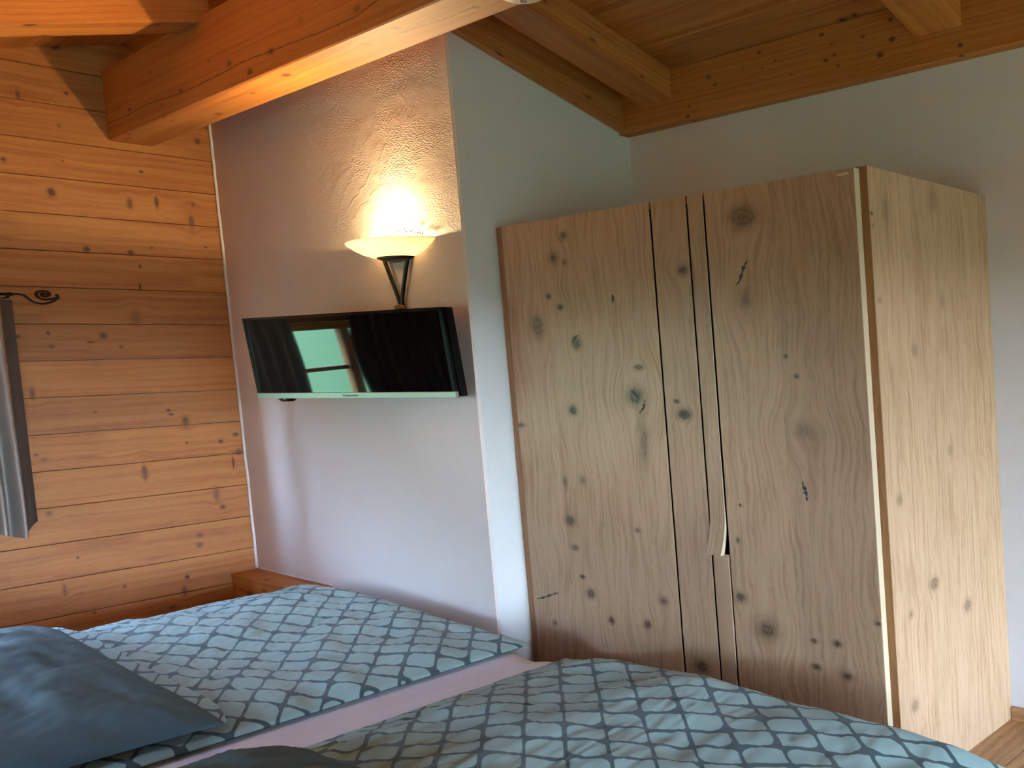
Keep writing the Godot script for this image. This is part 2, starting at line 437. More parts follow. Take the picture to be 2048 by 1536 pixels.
func materials() -> void:
	var pine := [Color(0.78, 0.525, 0.245), Color(0.73, 0.46, 0.19), Color(0.635, 0.36, 0.125), Color(0.25, 0.11, 0.04)]
	var oak := [Color(0.755, 0.63, 0.495), Color(0.72, 0.59, 0.455), Color(0.62, 0.485, 0.35), Color(0.215, 0.135, 0.08)]
	var bands := []
	for k in 18:
		bands.append(int((k + 1) * 1536 / 18.0))
	M.wall_pine = mat(Color.WHITE, 0.5, wood(512, 1536, 0.76, 3.465, bands, K_WALL, [], pine, 11, 0.012, 0.02, 0.05))
	M.pine = mat(Color.WHITE, 0.55, wood(1024, 512, 2.0, 1.0, [102, 204, 307, 410], scatter(34, 2.0, 1.0, 0.005, 0.014, 3), [], pine, 21, 0.010, 0.014))
	var rk := []
	for k in K_RIDGE: rk.append(k)
	for k in K_RIDGE_BOTTOM: rk.append([k[0], k[1] + 0.39, k[2], k[3], k[4]])
	var rc := []
	for l in C_RIDGE: rc.append(l)
	for l in C_RIDGE_BOTTOM:
		var q := []
		for p in l: q.append([p[0], p[1] + 0.39])
		rc.append(q)
	M.ridge = mat(Color.WHITE, 0.55, wood(1024, 328, 1.6, 0.512, [250], rk, rc, pine, 41, 0.010, 0.012, 0.02))
	M.plate = mat(Color.WHITE, 0.55, wood(768, 160, 1.2, 0.26, [], K_PLATE, [], pine, 51, 0.006, 0.010, 0.0))
	var sb := []
	for x in [-4.0085, -3.5047, -3.222, -2.99, -2.888, -2.793, -2.515]:
		sb.append(int((x + 4.338) / SX / 0.8857 * 640))
	var dk := []
	for k in K_DOOR:
		dk.append([k[0], k[1], k[2] * 1.3, k[3] * 1.25, minf(1.0, k[4] + 0.18)])
	M.oak_front = mat(Color.WHITE, 0.5, wood(1280, 640, 2.2, 0.8857, sb, dk, C_DOOR, oak, 61, 0.016, 0.005, 0.06))
	M.oak_side = mat(Color.WHITE, 0.5, wood(1024, 288, 2.2, 0.5085, [70, 150, 200], K_SIDE, [], oak, 71, 0.010, 0.005, 0.04))
	M.oak_edge = mat(Color(0.86, 0.74, 0.55), 0.5, M.oak_side.albedo_texture)
	M.floor = mat(Color.WHITE, 0.4, wood(768, 384, 1.6, 0.8, [77, 154, 230, 307], scatter(10, 1.6, 0.8, 0.006, 0.014, 9), [], [Color(0.76, 0.60, 0.42), Color(0.68, 0.52, 0.35), Color(0.55, 0.39, 0.25), Color(0.2, 0.13, 0.08)], 81, 0.012, 0.009))
	M.cut = mat(Color(0.82, 0.745, 0.61), 0.55, null)  # paler oak: daylight on the door and strip edges is put into the colour
	M.plaster = relief(mat(Color(0.90, 0.85, 0.805), 0.85), trowelled(720), 0.34)
	var g := NoiseTexture2D.new()
	g.width = 512
	g.height = 512
	g.seamless = true
	g.noise = noise(5, 0.12, 3)
	M.white = relief(mat(Color(0.87, 0.87, 0.85), 0.9), g, 0.05)
	M.white.uv1_triplanar = true
	M.white.uv1_world_triplanar = true
	M.white.uv1_scale = Vector3(0.8, 2.0, 2.0)
	M.caulk = mat(Color(0.93, 0.92, 0.90), 0.6)
	M.duvet = mat(Color.WHITE, 0.85, cells(10, 72, Color(0.20, 0.305, 0.31), Color(0.575, 0.70, 0.68)))
	M.duvet.rim_enabled = true
	M.duvet.rim = 0.3
	M.pillow = mat(Color(0.24, 0.36, 0.39), 0.75)
	M.sheet = mat(Color(0.93, 0.945, 0.965), 0.85)
	M.iron = mat(Color(0.13, 0.10, 0.09), 0.45)
	M.iron.metallic = 0.6
	M.brass = mat(Color(0.55, 0.38, 0.16), 0.35)
	M.brass.metallic = 0.8
	M.bronze = mat(Color(0.22, 0.14, 0.07), 0.5)
	M.bronze.metallic = 0.3
	M.curtain = mat(Color(0.70, 0.68, 0.65), 0.9)
	M.border = mat(Color(0.33, 0.27, 0.23), 0.9)
	M.black = mat(Color(0.02, 0.02, 0.022), 0.12)
	M.screen = mat(Color(0.012, 0.012, 0.016), 0.03)
	M.silver = mat(Color(0.66, 0.65, 0.64), 0.32)
	M.silver.metallic = 0.45
	M.print = mat(Color(0.12, 0.12, 0.13), 0.5)
	M.plastic = mat(Color(0.86, 0.86, 0.80), 0.45)
	M.glass = mat(Color(1, 1, 1, 0.06), 0.0)
	M.glass.transparency = BaseMaterial3D.TRANSPARENCY_ALPHA
	M.bowl = mat(Color(0.97, 0.95, 0.88), 0.35)
	M.bowl.backlight_enabled = true
	M.bowl.backlight = Color(0.95, 0.90, 0.80)
	M.bulb = mat(Color(1, 1, 1), 0.5)
	M.bulb.emission_enabled = true
	M.bulb.emission = Color(1.0, 0.80, 0.52)
	M.bulb.emission_energy_multiplier = 8.0
	M.meadow = mat(Color(0.24, 0.33, 0.15), 1.0)
	M.panel = mat(Color(0.55, 0.36, 0.18), 0.6)
	M.screen.metallic_specular = 0.18
	M.black.metallic_specular = 0.3
	M.dark = mat(Color(0.10, 0.07, 0.05), 0.8)


# ------------------------------------------------------------------ the setting
func roof_y(z: float) -> float:
	return YR - absf(z - ZC) * MS


# walls with an opening, from a list of boxes
func slabs(called: String, boxes: Array, m: Material) -> MeshInstance3D:
	var st := start()
	for b in boxes:
		bbox(st, b[0], b[1], 0.0)
	var o := put(st, called, m)
	tag(o, "", "", "", "structure")
	return o


func shell() -> void:
	# floor: a slab and the oak planks that lie on it, running away from the camera
	var fl := slabs("floor", [[Vector3(XW - 0.3, -0.3, ZB - 0.3), Vector3(XR + 0.3, -0.02, ZN + 0.3)]], M.dark)
	var pw := 0.152 * SX
	var n := 0
	var x := XW
	while x < XR:
		var zs := [ZB, ZB + [0.20, 1.3, 0.75, 2.0, 1.0][n % 5], ZB + [2.3, 2.9, 2.6, 3.2, 2.4][n % 5], ZN]
		for k in 3:
			box("plank", Vector3(x + 0.0015, -0.02, zs[k] + 0.0006), Vector3(minf(x + pw - 0.0015, XR), 0.0, zs[k + 1] - 0.0006), M.floor, fl, 0.0012, 2, Vector2(1 / 1.6, 1 / 0.8), Vector2(0.31 * n + 0.57 * k, 0.2 * n))
		x += pw
		n += 1

	# gable wall: masonry with the window opening, and the pine boards in front of it
	var wz0 := -0.74
	var wz1 := 0.16
	var wy0 := 0.95
	var wy1 := 1.80
	var vz0 := GW[0]
	var vz1 := GW[1]
	var wl := slabs("wall_left", [
		[Vector3(XW - 0.30, 0, ZB - 0.3), Vector3(XW - 0.03, 4.0, wz0)], [Vector3(XW - 0.30, 0, vz1), Vector3(XW - 0.03, 4.0, ZN + 0.3)],
		[Vector3(XW - 0.30, 0, wz0), Vector3(XW - 0.03, wy0, vz1)], [Vector3(XW - 0.30, wy1, wz0), Vector3(XW - 0.03, 4.0, vz1)], [Vector3(XW - 0.30, wy0, wz1), Vector3(XW - 0.03, wy1, vz0)]], M.white)
	var su := Vector2(1 / 0.76, -1 / 3.465)
	var uo := Vector2(1.482 / 0.76, 3.395 / 3.465)
	for k in 18:
		var y0 := -0.07 + 0.1925 * k
		var y1 := y0 + 0.1925
		var spans := [[-1.5, ZN]]
		var cut := y1 > wy0 and y0 < wy1
		if cut:
			spans = [[-1.5, wz0], [wz1, vz0], [vz1, ZN]]
		for s in spans:
			box("board", Vector3(XW - 0.03, maxf(y0, 0.0) + 0.0009, s[0]), Vector3(XW + rng.randf_range(-0.002, 0.002), y1 - 0.0009, s[1]), M.wall_pine, wl, 0.0016, 2, su, uo)
		if cut and (y0 < wy0 or y1 > wy1):
			for s in [[wz0, wz1], [vz0, vz1]]:
				box("board", Vector3(XW - 0.03, y0 if y0 < wy0 else wy1, s[0]), Vector3(XW, wy0 if y0 < wy0 else y1, s[1]), M.wall_pine, wl, 0.0016, 2, su, uo)

	# trowelled plaster wall, white alcove wall, back wall
	var st := start()
	var a := [Vector3(XW, 0.0, ZP), Vector3(XS - 0.008, 0.0, ZP), Vector3(XS - 0.008, 3.3, ZP), Vector3(XW, 3.3, ZP)]
	var u := []
	for p in a:
		u.append(Vector2(p.x / SX / 1.15, -p.y / 1.15))
	face(st, Vector3(-6, 1, -3), a, u)
	a = [a[1], Vector3(XS, 0.0, ZP - 0.008), Vector3(XS, 3.3, ZP - 0.008), a[2]]
	face(st, Vector3(-6, 1, -3), a, [u[1], u[1] + Vector2(0.01, 0), u[2] + Vector2(0.01, 0), u[2]])
	bbox(st, Vector3(XW, 0.0, ZP - 0.05), Vector3(XS - 0.302, 3.3, ZP - 0.0081), 0.0)
	tag(put(st, "wall_plaster", M.plaster), "", "", "", "structure")
	slabs("wall_alcove", [[Vector3(XS - 0.3, 0, ZB - 0.3), Vector3(XS - 0.0004, 3.3, ZP - 0.0078)]], M.white)
	slabs("wall_back", [[Vector3(XS - 0.3, 0, ZB - 0.3), Vector3(XR + 0.3, 3.3, ZB)]], M.white)
	slabs("wall_rear", [
		[Vector3(XW - 0.3, 0, ZN), Vector3(BW[0], 3.0, ZN + 0.3)], [Vector3(BW[1], 0, ZN), Vector3(XR + 0.3, 3.0, ZN + 0.3)],
		[Vector3(BW[0], 0, ZN), Vector3(BW[1], BW[2], ZN + 0.3)], [Vector3(BW[0], BW[3], ZN), Vector3(BW[1], 3.0, ZN + 0.3)]], M.panel)
	# right wall with its window opening
	var rz0 := RW[0]
	var rz1 := RW[1]
	var ry0 := RW[2]
	var ry1 := RW[3]
	slabs("wall_right", [
		[Vector3(XR, 0, ZB - 0.3), Vector3(XR + 0.28, 4.0, rz0)], [Vector3(XR, 0, rz1), Vector3(XR + 0.28, 4.0, ZN + 0.3)],
		[Vector3(XR, 0, rz0), Vector3(XR + 0.28, ry0, rz1)], [Vector3(XR, ry1, rz0), Vector3(XR + 0.28, 4.0, rz1)]], M.panel)
	# sealant along the plaster's edges
	st = start(false)
	var line := []
	for k in 41:
		line.append(Vector3(XW + 0.012 + rng.randf_range(-0.004, 0.004), 3.06 - (3.06 - 0.376) * k / 40.0, ZP + 0.002))
	tube(st, line, [0.006], 6)
	line = []
	for k in 21:
		line.append(Vector3(XW + 0.012 + 1.05 * k / 20.0, 0.378 + rng.randf_range(-0.0015, 0.0015), ZP + 0.001))
	tube(st, line, [0.004], 6)
	tag(put(st, "trim_1", M.caulk), "", "", "", "structure")
	# pine ledge at the foot of the plaster wall
	var led := thing("wall_ledge", Vector3(XW, 0, ZP), "low pine ledge in the corner of the plaster wall and the wooden wall", "ledge")
	box("top_board", Vector3(0.002, 0.352, 0.0), Vector3(1.06, 0.374, 0.089), M.pine, led, 0.0025, 0, Vector2(0.5, 1), Vector2(0.1, 0.43))
	box("front_board", Vector3(0.002, 0.0, 0.0), Vector3(1.05, 0.351, 0.086), M.pine, led, 0.0015, 0, Vector2(0.5, 1), Vector2(0.62, 0.02))
	# baseboard on the back wall
	var bb := box("baseboard_back", Vector3(-2.049, 0, ZB), Vector3(XR, 0.056, ZB + 0.012), M.floor, self, 0.003, 0, Vector2(1 / 1.6, 1 / 0.8), Vector2(0.1, 0.33))
	tag(bb, "", "", "", "structure")

	# roof: sloping boards under an outer slab
	st = start()
	for sd in [1.0, -1.0]:
		var ze := ZN + 0.5 if sd > 0 else ZB - 0.5
		prism(st, [[ZC, YR + 0.025], [ze, roof_y(ze) + 0.025], [ze, roof_y(ze) + 0.25], [ZC, YR + 0.25]], XW - 0.4, XR + 0.4, 0, Vector2.ONE, Vector2.ZERO)
	var roof := put(st, "ceiling", M.dark)
	tag(roof, "", "", "", "structure")
	for sd in [1.0, -1.0]:
		var count := 5 if sd < 0 else 16
		for k in count:
			var w := 0.172
			var z0: float = ZC + sd * (k * w + 0.0008)
			var z1: float = ZC + sd * ((k + 1) * w - 0.0008)
			st = start()
			prism(st, [[z0, roof_y(z0)], [z1, roof_y(z1)], [z1, roof_y(z1) + 0.024], [z0, roof_y(z0) + 0.024]], XW, XR, 0, Vector2(0.5, 1.0), Vector2(0.37 * k + 0.13 * sd, 0.2 * k + z0 * -1.0 + 0.012))
			put(st, "board", M.pine, roof)


func beams() -> void:
	# ridge beam
	var rb := thing("ridge_beam", Vector3(XW, 2.86, -1.2445), "massive cracked pine ridge beam carrying the roof, running out of the wooden wall", "beam")
	var st := start()
	bbox(st, Vector3(0.0, 0.0, -0.0615), Vector3(XR - XW, 0.375, 0.0615), 0.004, 0, Vector2(1 / 1.6, -1 / 0.512), Vector2(0.0, 0.39 / 0.512))
	var body := put(st, "timber", M.ridge, rb)
	# the underside takes the lower part of the picture: rebuild it as its own face
	st = start()
	var a := [Vector3(0.0, -0.0004, 0.0575), Vector3(XR - XW, -0.0004, 0.0575), Vector3(XR - XW, -0.0004, -0.0575), Vector3(0.0, -0.0004, -0.0575)]
	var u := []
	for p in a:
		u.append(Vector2(p.x / SX / 1.6, (0.39 + 0.0615 - p.z) / 0.512))
	face(st, Vector3(0, 1, 0), a, u)
	put(st, "underside", M.ridge, rb)
	# rafters, in pairs over the ridge beam
	var xs := [-7.80, -5.94, -4.095, -2.205, -0.34, 1.52]
	for k in xs.size():
		for sd in [1.0, -1.0]:
			if k == 0 or (sd < 0 and k == 1):
				continue
			var x0: float = xs[k] - (0.14 if k == 1 else 0.122)
			var x1: float = xs[k] + (0.14 if k == 1 else 0.122)
			var ze := ZN - 0.001 if sd > 0 else -2.049
			st = start()
			var z0: float = ZC + sd * 0.03
			prism(st, [[z0, roof_y(z0) - 0.002], [ze, roof_y(ze) - 0.002], [ze, roof_y(ze) - 0.155], [z0, roof_y(z0) - 0.155]], 0.0, x1 - x0, 2, Vector2(0.5, 1.0), Vector2(0.31 * k + 0.2 * sd, 0.13 * k - 0.2))
			var what: String
			if sd > 0:
				what = "pine rafter with a lamp-lit underside between the wooden wall and the ridge beam" if k == 1 else ["", "", "pine rafter over the foot of the bed, on the near slope of the roof", "pine rafter over the bed on the near slope of the roof", "pine rafter over the clear floor beside the bed, near slope", "pine rafter closest to the side wall on the near slope"][k]
			else:
				what = "pine rafter above the wardrobe's left end, next to the alcove corner" if k == 2 else ("pine rafter meeting the back wall plate above the wardrobe's right end" if k == 3 else ["", "", "", "", "pine rafter over the clear floor beyond the wardrobe", "pine rafter closest to the side wall on the wardrobe slope"][k])
			var r := thing("rafter", Vector3(x0, 0, 0), what, "beam", "roof rafters")
			put(st, "timber", M.pine, r)
	# wall plate along the back wall and the sloping trimmer beside the alcove wall
	var wp := thing("wall_plate", Vector3(XS, 2.752, ZB), "knotty pine wall plate along the top of the back wall above the wardrobe", "beam")
	box("timber", Vector3(0.0, 0.0, 0.0), Vector3(XR - XS, 0.262, 0.042), M.plate, wp, 0.003, 0, Vector2(1 / 1.2, -1 / 0.26), Vector2(0.0, 0.258 / 0.26))
	var tr := thing("trimmer_beam", Vector3(XS, 0, 0), "sloping pine beam along the top of the white alcove wall", "beam")
	st = start()
	prism(st, [[-1.32, 3.143], [-2.047, 2.769], [-2.047, roof_y(-2.047) - 0.001], [-1.32, roof_y(-1.32) - 0.001]], 0.0, 0.055, 2, Vector2(0.5, 1.0), Vector2(0.4, 0.47))
	put(st, "timber", M.pine, tr)


# a two-leaved window in an opening; a and b are its ends along the wall, seen from a corner of the opening
func window(called: String, at: Vector3, turn: float, width: float, y0: float, y1: float, bar: float, ws: float) -> void:
	var w := Node3D.new()
	w.name = called
	w.position = at
	w.rotation.y = turn
	add_child(w)
	tag(w, "", "", "", "structure")
	var t := 0.05
	var tw := 0.05 * ws
	var d := 0.05
	for b in [[y0, y0 + t, 0.0, width], [y1 - t, y1, 0.0, width], [y0, y1, 0.0, tw], [y0, y1, width - tw, width]]:
		box("frame", Vector3(0, b[0], b[2]), Vector3(d, b[1], b[3]), M.pine, w, 0.003, 2 if b[3] - b[2] > b[1] - b[0] else 1, Vector2(0.5, 1), Vector2(0.2, 0.4))
	var zm := width / 2.0
	var mw := 0.022 * ws
	box("mullion", Vector3(0, y0 + t, zm - mw), Vector3(d, y1 - t, zm + mw), M.pine, w, 0.003, 1, Vector2(0.5, 1), Vector2(0.7, 0.1))
	for s in [[tw, zm - mw], [zm + mw, width - tw]]:
		box("glazing_bar", Vector3(0.01, bar - 0.014, s[0]), Vector3(d - 0.01, bar + 0.014, s[1]), M.pine, w, 0.002, 2, Vector2(0.5, 1), Vector2(0.3, 0.2))
		for p in [[y0 + t, bar - 0.014], [bar + 0.014, y1 - t]]:
			var st := start()
			face(st, Vector3(-1, p[0], s[0]), [Vector3(d * 0.5, p[0], s[0]), Vector3(d * 0.5, p[0], s[1]), Vector3(d * 0.5, p[1], s[1]), Vector3(d * 0.5, p[1], s[0])], [Vector2.ZERO, Vector2(1, 0), Vector2.ONE, Vector2(0, 1)])
			put(st, "pane", M.glass, w)


func outside() -> void:
	# the meadow outside rises as a gentle hillside on either side of the house
	var st := start(false)
	var n := noise(77, 0.05, 3)
	for side in 3:
		var cols := 24
		for i in cols:
			for j in cols:
				var a := []
				var u := []
				for q in [[0, 0], [1, 0], [1, 1], [0, 1]]:
					var d := 0.35 + 92.0 * pow(float(i + q[0]) / cols, 1.8)
					var z: float = -70.0 + 140.0 * (j + q[1]) / cols
					var p := Vector3([XW - d, XR + d, z][side], 0, [z, z, ZN + d][side])
					p.y = -2.6 + maxf(0.0, d - 8.0) * (0.42 if side == 0 else 0.05) + n.get_noise_2d(p.x, p.z) * 1.2
					a.append(p)
					u.append(Vector2(p.x, p.z) * 0.1)
				face(st, (a[0] + a[2]) / 2.0 - Vector3.UP, a, u)
	tag(put(st, "meadow", M.meadow), "green meadow hillside outside the windows", "meadow", "", "stuff")


# ------------------------------------------------------------------ the furniture
func wardrobe() -> void:
	var o := Vector3(-4.438, 0, ZB + 0.0005)
	var w := thing("wardrobe", o, "tall knotty oak wardrobe with a curled wooden pull between its doors", "wardrobe")
	var fz := -1.581 - o.z
	var x1 := -2.051 - o.x
	var su := Vector2(-1 / 2.2, 1 / 0.5085)
	# the side panels show their front edges beside the doors
	for s in [[0.0, 0.105], [x1 - 0.075, x1]]:
		var st := start()
		bbox(st, Vector3(s[0], 0.0, 0.0), Vector3(s[1], 2.2, fz - 0.0012), 0.0008, 1, su, Vector2(1.0, 0.0))
		put(st, "side_panel", M.oak_side, w)
		box("edge_strip", Vector3(s[0] + 0.001, 0.0, fz - 0.001), Vector3(s[1] - 0.001, 2.199, fz), M.oak_edge, w, 0.0, 1, Vector2(-1 / 2.2, 1.2), Vector2(0.9, 0.1))
	box("top_panel", Vector3(0.106, 2.17, 0.0), Vector3(x1 - 0.076, 2.199, fz), M.oak_side, w, 0.001, 0, Vector2(0.5, 1))
	box("bottom_panel", Vector3(0.106, 0.05, 0.0), Vector3(x1 - 0.076, 0.075, fz), M.oak_side, w, 0.001, 0, Vector2(0.5, 1))
	box("back_panel", Vector3(0.106, 0.075, 0.0), Vector3(x1 - 0.076, 2.17, 0.01), M.oak_side, w, 0.0, 1, su, Vector2(1.0, 0.0))
	# door fronts of glued staves; x in the room, the picture's rows run from -4.338 to -2.0886
	var dz0 := fz + 0.0012
	var dz1 := -1.562 - o.z
	var s := Vector2(-1 / 2.2, 1 / 0.8857)
	var uo := Vector2(1.0, (o.x + 4.338) / SX / 0.8857)
	var doors := [[[-4.338, -4.0085, -3.5047, -3.2285], "wide left door of three oak staves"], [[-3.2165, -2.9965], "narrow oak panel beside the pull"], [[-2.8815, -2.793, -2.515, -2.0886], "wide right door of three oak staves"]]
	for d in doors:
		var dn := Node3D.new()
		dn.name = "door"
		w.add_child(dn, true)
		tag(dn, d[1])
		for k in d[0].size() - 1:
			var e0 := 0.0 if k == 0 else 0.0004
			var back := dz1 - 0.0016 if d[0][k + 1] > -3.3 and d[0][k + 1] < -2.9 else dz0
			box("stave", Vector3(d[0][k] - o.x + e0, 0.06, back), Vector3(d[0][k + 1] - o.x - (0.0 if k == d[0].size() - 2 else 0.0004), 2.193, dz1), M.oak_front, dn, 0.0006, 1, s, uo)
		# edge of the door, paled: the light falling on it is put into its colour
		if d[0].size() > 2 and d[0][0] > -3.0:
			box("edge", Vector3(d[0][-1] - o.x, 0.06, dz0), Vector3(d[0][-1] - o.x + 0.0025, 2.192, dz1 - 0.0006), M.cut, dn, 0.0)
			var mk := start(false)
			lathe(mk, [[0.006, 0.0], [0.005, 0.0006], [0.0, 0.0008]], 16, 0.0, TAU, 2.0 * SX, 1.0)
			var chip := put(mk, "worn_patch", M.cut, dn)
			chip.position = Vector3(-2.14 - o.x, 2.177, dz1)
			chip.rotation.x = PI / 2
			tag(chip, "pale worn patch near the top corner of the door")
	# the strip between the doors: its upper piece curls out into a pull
	var cx0 := -2.9845 - o.x
	var cx1 := -2.8945 - o.x
	var st := start()
	var prof := []      # [y, front z, thickness]
	for k in 15:
		var t := k / 14.0
		prof.append([0.985 - 0.175 * t, dz1 + 0.024 * t * t, 0.0016 + 0.0110 * t])
	prof.insert(0, [2.193, dz1, 0.0016])
	for k in prof.size() - 1:
		var p: Array = prof[k]
		var q: Array = prof[k + 1]
		var c := Vector3((cx0 + cx1) / 2.0, (p[0] + q[0]) / 2.0, (p[1] + q[1]) / 2.0 - 0.002)
		for f in [[[cx0, p, 0.0], [cx1, p, 0.0], [cx1, q, 0.0], [cx0, q, 0.0]], [[cx0, p, 1.0], [cx1, p, 1.0], [cx1, q, 1.0], [cx0, q, 1.0]], [[cx0, p, 0.0], [cx0, p, 1.0], [cx0, q, 1.0], [cx0, q, 0.0]]]:
			var a := []
			var u := []
			for v in f:
				var pt := Vector3(v[0], v[1][0], v[1][1] - v[2] * v[1][2])
				a.append(pt)
				u.append(Vector2(1.0 - pt.y / 2.2, pt.x / SX / 0.8857 + uo.y))
			face(st, c, a, u)
	var e: Array = prof[-1]
	face(st, Vector3(cx0, 1.2, e[1]), [Vector3(cx0, e[0], e[1]), Vector3(cx1, e[0], e[1]), Vector3(cx1, e[0] + 0.002, e[1] - e[2]), Vector3(cx0, e[0] + 0.002, e[1] - e[2])], [Vector2(0.6, 0.6), Vector2(0.6, 0.65), Vector2(0.61, 0.65), Vector2(0.61, 0.6)])
	var pull := put(st, "pull_strip", M.oak_front, w)
	tag(pull, "oak strip curling out at its lower end as a pull")
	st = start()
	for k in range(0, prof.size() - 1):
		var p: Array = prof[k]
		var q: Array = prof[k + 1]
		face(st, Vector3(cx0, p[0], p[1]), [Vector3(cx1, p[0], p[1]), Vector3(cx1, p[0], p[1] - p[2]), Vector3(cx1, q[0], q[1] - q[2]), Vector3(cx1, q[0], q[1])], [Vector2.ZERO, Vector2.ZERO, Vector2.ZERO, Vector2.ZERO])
	put(st, "lit_edge", M.cut, pull)  # right edge of the strip, its lit look carried by the paler colour
	st = start()
	prism(st, [[dz1 - 0.0018, 0.06], [dz1 - 0.0055, 0.806], [dz1 - 0.005, 0.806], [dz1, 0.786], [dz1, 0.06]], cx0, cx1, 1, s, uo)
	put(st, "lower_strip", M.oak_front, w)



func television() -> void:
	var t := thing("television", Vector3(-5.214, 1.633, -1.34), "flat black television with a silver lower edge, mounted on the plaster wall", "television")
	t.basis = Basis(Vector3.UP, 0.0958) * Basis(Vector3.RIGHT, 0.059) * Basis(Vector3.BACK, -0.0049)
	var w := 1.551
	var h := 0.404
	var x := w / 2.0
	var y := h / 2.0
	box("casing", Vector3(-x, -y + 0.004, -0.034), Vector3(x, y, -0.004), M.black, t, 0.004)
	var st := start()
	bbox(st, Vector3(-x * 0.62, -y * 0.75, -0.066), Vector3(x * 0.62, y * 0.5, -0.0345), 0.01)
	put(st, "back_housing", M.black, t)
	# bezel round the glass
	var bt := 0.012
	var bs := 0.030
	var lo := -y + 0.029
	box("bezel", Vector3(-x, y - bt, -0.004), Vector3(x, y, 0.0022), M.black, t, 0.001)
	box("bezel", Vector3(-x, lo, -0.004), Vector3(-x + bs, y - bt, 0.0022), M.black, t, 0.001)
	box("bezel", Vector3(x - bs, lo, -0.004), Vector3(x, y - bt, 0.0022), M.black, t, 0.001)
	box("screen", Vector3(-x + bs, lo, -0.004), Vector3(x - bs, y - bt, 0.0), M.screen, t, 0.0)
	var trim := box("lower_trim", Vector3(-x, -y, -0.006), Vector3(x, lo, 0.004), M.silver, t, 0.002)
	var tm := TextMesh.new()
	tm.text = "Panasonic"
	var f := SystemFont.new()
	f.font_names = PackedStringArray(["Droid Sans"])
	f.font_weight = 700
	tm.font = f
	tm.font_size = 32
	tm.pixel_size = 0.00042
	tm.depth = 0.0004
	tm.material = M.print
	var logo := MeshInstance3D.new()
	logo.name = "lettering"
	logo.mesh = tm
	logo.scale = Vector3(SX * 0.72, 1, 1)
	logo.position = Vector3(0.0, -y + 0.0145, 0.0043)
	trim.add_child(logo)
	st = start(false)
	lathe(st, [[0.0, -0.016], [0.018, -0.015], [0.024, -0.008], [0.026, 0.0]], 20, 0.0, TAU, SX, 0.6)
	var foot := put(st, "sensor", M.black, t)
	foot.position = Vector3(-x + 0.21, -y, -0.012)
	# arm to the wall
	box("wall_bracket", Vector3(-0.10, -0.10, -0.1300), Vector3(0.06, 0.06, -0.118), M.iron, t, 0.001)
	box("arm", Vector3(-0.06, -0.05, -0.118), Vector3(0.04, 0.0, -0.065), M.iron, t, 0.001)


func lamp() -> void:
	var o := Vector3(-5.05, 1.865, ZP)
	var l := thing("wall_lamp", o, "lit uplighter wall lamp, alabaster bowl on two curved iron arms above the television", "lamp")
	var zs := 0.12 / 0.143
	# half bowl: outer and inner skin
	var prof := [[0.052, 0.229], [0.075, 0.237], [0.100, 0.252], [0.122, 0.273], [0.137, 0.292], [0.143, 0.303], [0.1405, 0.3035], [0.134, 0.2925], [0.119, 0.275], [0.098, 0.2555], [0.074, 0.2405], [0.0, 0.234]]
	var st := start(false)
	lathe(st, prof, 48, 0.0, PI, SX, zs)
	put(st, "bowl", M.bowl, l)
	# iron cup under the bowl
	st = start(false)
	lathe(st, [[0.0, 0.212], [0.028, 0.214], [0.045, 0.220], [0.056, 0.2285], [0.0565, 0.2315], [0.050, 0.2312]], 32, 0.0, PI, SX, 1.0)
	put(st, "cup", M.iron, l)
	# two arms curving down to the wall plate
	for s in [-1.0, 1.0]:
		st = start(false)
		var pts := smooth([Vector3(s * 0.047, 0.222, 0.013), Vector3(s * 0.036, 0.175, 0.013), Vector3(s * 0.019, 0.095, 0.012), Vector3(s * 0.0075, 0.035, 0.011), Vector3(s * 0.0048, 0.002, 0.010)], 20)
		tube(st, pts, [0.0052], 10, SX)
		put(st, "arm", M.iron, l)
	st = start(false)
	lathe(st, [[0.0, -0.02], [0.014, -0.018], [0.0165, -0.008], [0.014, 0.003], [0.0, 0.007]], 24, 0.0, TAU, SX, 0.8, Vector3(0, 0, 0.015))
	put(st, "foot", M.brass, l)
	# iron scrolls rising behind the bowl's rim
	var curls := [[0.012, 0.350, 0.014, 0.6], [0.036, 0.356, 0.012, 1.2], [-0.008, 0.343, 0.012, -0.6], [0.062, 0.343, 0.018, 0.2], [-0.030, 0.335, 0.012, 0.4], [0.090, 0.330, 0.011, 0.3], [0.108, 0.324, 0.009, 0.2]]
	st = start(false)
	for c in curls:
		var pts := []
		for k in 28:
			var t := k / 27.0
			var a: float = c[3] + t * 7.5
			var r: float = c[2] * (1.0 - 0.75 * t)
			pts.append(Vector3(c[0] + r * cos(a), c[1] + r * sin(a) * 0.9, 0.013))
		tube(st, pts, [0.0019], 6, SX)
	put(st, "scrollwork", M.bronze, l)
	# bulb and its light
	st = start(false)
	lathe(st, [[0.0, -0.022], [0.012, -0.018], [0.016, -0.004], [0.013, 0.012], [0.0, 0.020]], 16, 0.0, TAU, 1.6, 1.0)
	var b := put(st, "bulb", M.bulb, l)
	b.position = Vector3(0.0, 0.287, 0.044)
	var lt := OmniLight3D.new()
	lt.name = "lamp_light"
	lt.light_color = Color(1.0, 0.86, 0.64)
	lt.light_energy = LAMP
	lt.light_size = 0.016
	lt.omni_range = 14.0
	lt.omni_attenuation = 2.0
	lt.shadow_enabled = true
	lt.position = b.position
	l.add_child(lt)


